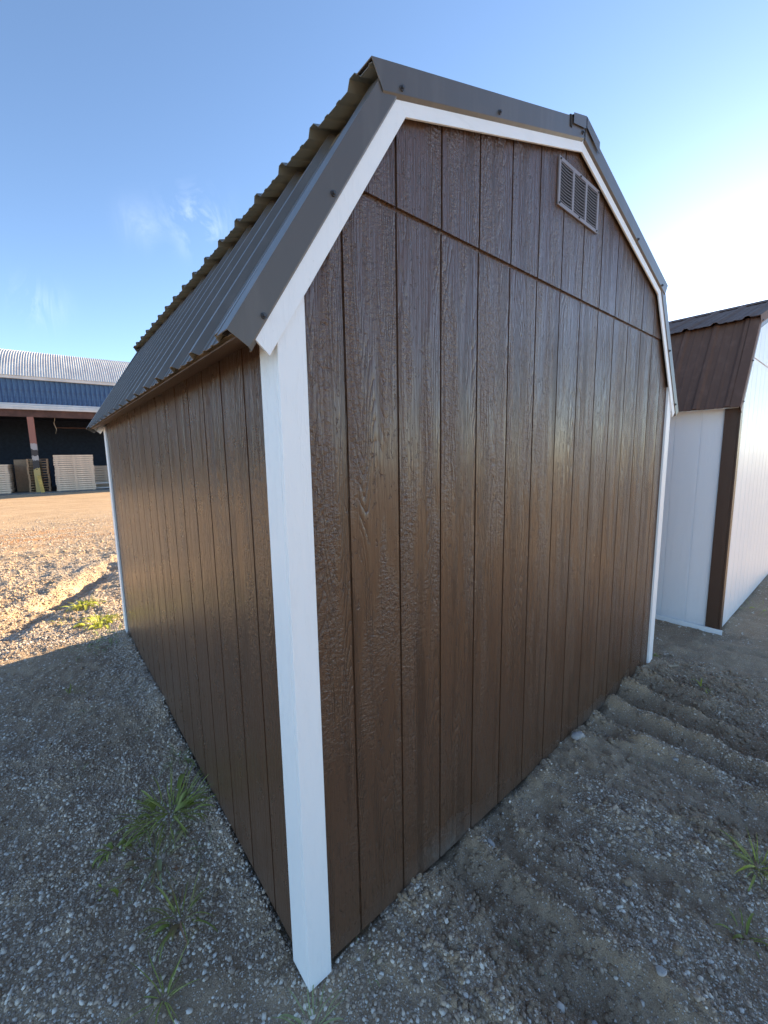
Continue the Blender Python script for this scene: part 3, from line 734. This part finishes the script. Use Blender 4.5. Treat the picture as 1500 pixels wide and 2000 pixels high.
for i, (x, y) in enumerate(((3.95, .35), (4.02, 1.3), (3.85, 0.9))):
    weed(x, y, 16, .07, ('low green tuft beneath the white side wall, nearest', 'low green tuft beneath the white side wall, farthest', 'low green tuft in the gap between the two sheds')[i], 'leaf_grey', 30 + i, .2, .12)
weed(5.2, -.42, 22, .09, 'sunlit-edged weeds at the foot of the white gable wall', 'leaf', 34, .2, .16, 'leaf_yellow')
weed(6.1, -.45, 22, .09, 'farther weeds along the white gable wall at right edge', 'leaf_grey', 35, .2, .2, 'leaf_yellow')

# ------------------------------------------------------------ warehouse in the background
BR = math.radians(-3.5); BO = (-.62, 28.45, 0)
wh = thing('warehouse', 'long blue warehouse with white barrel roof and open storage bays', 'warehouse', BO, BR)
t = NT('blue_cladding'); oc = t.obj()
c = t.mix(t.ramp(t.noise(t.vmap(oc, (3, 1, .8)), 1.0, 5, .65), [(.4, 0), (.62, 1)]), (.020, .060, .16), (.09, .19, .34))
c = t.mix(t.ramp(t.noise(oc, .9, 6, .7), [(.55, 0), (.65, 1)]), c, (.045, .045, .06))
M['blue'] = t.set(col=c, rough=.6)
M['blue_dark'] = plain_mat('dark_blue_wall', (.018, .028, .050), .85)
M['gutter'] = plain_mat('white_gutter', (.62, .60, .58), .6, .15, 2)
M['rust_beam'] = plain_mat('rusty_beam', (.085, .042, .034), .8, .4, 3)
t = NT('weathered_roof'); oc = t.obj()
c = t.mix(t.ramp(t.noise(t.vmap(oc, (1.2, .4, .4)), 1.6, 6, .7), [(.35, 0), (.65, 1)]), (.58, .54, .52), (.82, .77, .70))
M['wroof'] = t.set(col=c, rough=.6)
t = NT('column_paint'); oc = t.obj(); sz = t.n('ShaderNodeSeparateXYZ'); t.l(oc, sz.inputs[0])
hz = t.math('ADD', t.math('DIVIDE', sz.outputs[2], 4.2), t.math('MULTIPLY', t.math('SUBTRACT', t.noise(oc, 5, 4, .7), .5), .16))
n = t.n('ShaderNodeValToRGB'); t.l(hz, n.inputs[0]); n.color_ramp.interpolation = 'CONSTANT'; e = n.color_ramp.elements
for p, cc in ((.32, (.05, .045, .045, 1)), (.42, (.42, .38, .36, 1)), (.47, (.06, .05, .05, 1)), (.56, (.40, .36, .36, 1)), (.63, (.30, .13, .10, 1))): x = e.new(p); x.color = cc
e[0].color = (.48, .36, .14, 1); e[-1].color = (.30, .13, .10, 1)
M['column'] = t.set(col=n.outputs['Color'], rough=.7)
M['yellow'] = plain_mat('yellow_paint', (.55, .38, .10), .6, .3, 10)
M['panel_tan'] = plain_mat('osb_panel', (.36, .24, .15), .85, .2, 8)
M['board_pale'] = plain_mat('pale_boards', (.74, .56, .41), .8, .18, 5)
M['pallet_wood'] = plain_mat('pallet_wood', (.42, .28, .17), .85, .25, 6)
M['board_grey'] = plain_mat('grey_boards', (.50, .41, .32), .8, .2, 5)
X0, X1, DEP = -16.0, 15.0, 10.2
# upper blue cladding, panel by panel
clad = obj('upper_wall', BX(X0, X1, .06, .2, 4.80, 6.06), M['blue'], wh)
pm = bpy.data.meshes.new('siding_panel'); bm = prism([(0, 0), (.02, -.035), (.05, -.035), (.07, 0), (.222, 0), (.222, .02), (0, .02)], 2, 4.80, 6.05); bm.to_mesh(pm); bm.free(); pm.materials.append(M['blue'])
x = X0
while x < X1 - .23: share('siding_panel', pm, clad, (x, .035, 0)); x += .224
obj('roof_fascia', BX(X0 - .1, X1 + .1, -.14, .2, 6.06, 6.21), M['gutter'], wh)
gut = obj('gutter', prism([(-.02, 4.47), (.03, 4.80), (-.10, 4.80), (-.12, 4.74), (-.20, 4.70), (-.20, 4.60), (-.26, 4.58), (-.26, 4.47)], 0, X0, X1), M['gutter'], wh)
obj('beam', BX(X0, X1, -.10, .12, 4.10, 4.468), M['rust_beam'], wh)
# ribbed barrel roof
vs = []; fs = []; nx2 = int((X1 - X0) / .045)
aa = [math.radians(a) for a in np.linspace(0, 100, 26)]
zc = 6.20; cy = DEP / 2 - .1
A0 = math.radians(45); Rb = (cy + .16) / math.cos(A0); zc0 = 6.20 - Rb * math.sin(A0)
xs = np.arange(X0 - .12, X1 + .12, .0275); ths = np.linspace(A0, math.pi - A0, 30)
RX_, TH = np.meshgrid(xs, ths, indexing='ij')
ribh = np.where((np.arange(len(xs)) % 4) < 2, .03, 0.0)[:, None]
rv = np.stack([RX_, cy - (Rb + ribh) * np.cos(TH), zc0 + (Rb + ribh) * np.sin(TH)], -1).reshape(-1, 3)
i2, j2 = np.meshgrid(np.arange(len(xs) - 1), np.arange(len(ths) - 1), indexing='ij'); q0 = (i2 * len(ths) + j2).ravel(); nn = len(ths)
rm = npmesh('roof', rv, np.stack([q0, q0 + nn, q0 + nn + 1, q0 + 1], -1), 4); rm.materials.append(M['wroof'])
share('roof', rm, wh)
endp = [(cy - Rb * math.cos(a), zc0 + Rb * math.sin(a)) for a in np.linspace(A0, math.pi - A0, 20)]
for xx in (X0, X1 - .1): obj('end_wall', prism([(DEP, 0), (.13, 0)] + [(.13, 6.2)] + [p for p in endp[1:-1]] + [(DEP, 6.2)], 0, xx, xx + .1), M['blue'], wh)
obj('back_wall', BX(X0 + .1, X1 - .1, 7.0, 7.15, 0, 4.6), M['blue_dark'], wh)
obj('partition', BX(2.9 - 1.1, 2.9 - .95, 3.0, 7.0, 0, 4.3), M['blue_dark'], wh) if False else None
obj('ceiling', BX(X0 + .1, X1 - .1, .2, 7.0, 4.48, 4.60), M['blue_dark'], wh)  # ceiling added to keep the open bays dark
obj('floor_slab', BX(X0 + .1, X1 - .1, -.7, 7.0, -.1, .05), plain_mat('concrete_slab', (.16, .155, .15), .9), wh)
obj('cross_beam', BX(.9, 6.0, 3.4, 3.5, 3.75, 3.82), M['rust_beam'], wh)
for k, cx in enumerate((-9.3, -4.6 - .2, 0.0, 4.75, 9.5)):
    w_ = .135
    cbm = bmesh.new(); box(cbm, cx - w_, cx + w_, -.12, -.08, .05, 4.10); box(cbm, cx - w_, cx + w_, .16, .20, .05, 4.10); box(cbm, cx - .02, cx + .02, -.08, .16, .05, 4.10)
    o = obj('column', cbm, M['column'], wh)
    if k == 2: o['label'] = 'pink, black and yellow chipped steel column'
cord = twig([(.42, 28.6, 4.1), (.36, 28.6, 3.8), (.44, 28.6, 3.5), (.38, 28.6, 3.25)], .022, 'x', 'rope', 'twig')
tag(cord, 'short frayed rope hanging from the warehouse beam', 'rope')
# bollard leaning on the column, and stored goods
def at(px, Y=28.45):  # helper: local positions along the building front are measured in metres from the column
    return px
def place(o, lx, ly, lz=.05, rz=0):
    o.location = (BO[0] + lx * math.cos(BR) - ly * math.sin(BR), BO[1] + lx * math.sin(BR) + ly * math.cos(BR), lz); o.rotation_euler = (0, 0, BR + rz); return o
bb = obj('bollard', BX(-.075, .075, -.075, .075, 0, .92, bev=.012), M['yellow']); place(bb, .17, -.45); bb.rotation_euler = (0.05, -.10, BR)
tag(bb, 'stubby yellow post leaning in front of the painted column', 'bollard')
def stack(lx, ly, w, n, th, label, mat, dep=2.4, name='lumber_stack', gap=.025, ov=.05, grp='stacks of boards stored in the bays'):
    r = thing(name, label, 'lumber stack', group=grp); place(r, lx, ly)
    bm = bmesh.new(); box(bm, -w / 2, w / 2, 0, dep, 0, th - gap * .9); me = bpy.data.meshes.new('board'); bm.to_mesh(me); bm.free(); me.materials.append(mat)
    bm = bmesh.new()
    for sx_ in (-w / 2 + .06, w / 2 - .16, -.05): box(bm, sx_, sx_ + .1, .04, dep - .05, 0, gap)
    m2 = bpy.data.meshes.new('spacer'); bm.to_mesh(m2); bm.free(); m2.materials.append(M['board_grey'])
    for i in range(n):
        z = i * th; share('spacer', m2, r, (0, 0, z)); share('board', me, r, (random.uniform(-.02, .02), random.uniform(-.02, .02), z + gap * .95))
    return r
stack(1.66, -.25, 1.80, 17, .118, 'tall stack of pale boards right of the painted column', M['board_pale'])
stack(-2.05, -.15, 1.80, 13, .118, 'stack of pale boards cut off by the left edge of the photo', M['board_pale'])
stack(3.15, 1.2, 1.8, 9, .15, 'greyer stack of boards behind the tall pale stack', M['board_grey'])
o = obj('plywood_sheet', BX(-.6, .6, 0, .03, 0, 1.80), M['panel_tan']); place(o, -.45, 1.35, .05); o.rotation_euler = (-.08, 0, BR); tag(o, 'brown plywood sheet leaning behind the pallet stack', 'plywood')
# pallets
pb = bmesh.new()
for k in range(5): box(pb, -.46, .46, -.5 + k * .22, -.5 + k * .22 + .12, .115, .135)
for sx_ in (-.46, -.04, .38): box(pb, sx_, sx_ + .08, -.5, .5, .022, .114)
for k in (0, 2, 4): box(pb, -.46, .46, -.5 + k * .22, -.5 + k * .22 + .12, 0, .021)
pme = bpy.data.meshes.new('pallet'); pb.to_mesh(pme); pb.free(); pme.materials.append(M['pallet_wood'])
for i in range(13):
    o = share('pallet', pme); place(o, .03 + random.uniform(-.012, .012), .75 + random.uniform(-.03, .03), .05 + i * .140, random.uniform(-.03, .03))
    tag(o, 'topmost wooden pallet of the stack behind the painted column' if i == 12 else 'bottom wooden pallet of the stack behind the painted column' if i == 0 else 'wooden pallet in the middle of the stack behind the painted column', 'pallet', 'pallets stacked behind the column')
for i, (z, l) in enumerate(((.05, 'white sheet metal strip lying under the grey board stack'), (.32, 'upper white strip lying below the grey board stack'))):
    o = obj('metal_strip', BX(-1.3, 1.3, 0, .3, 0, .07, bev=.01), M['gutter']); place(o, 3.4, .35 + .25 * i, z + .02); tag(o, l, 'metal strip')
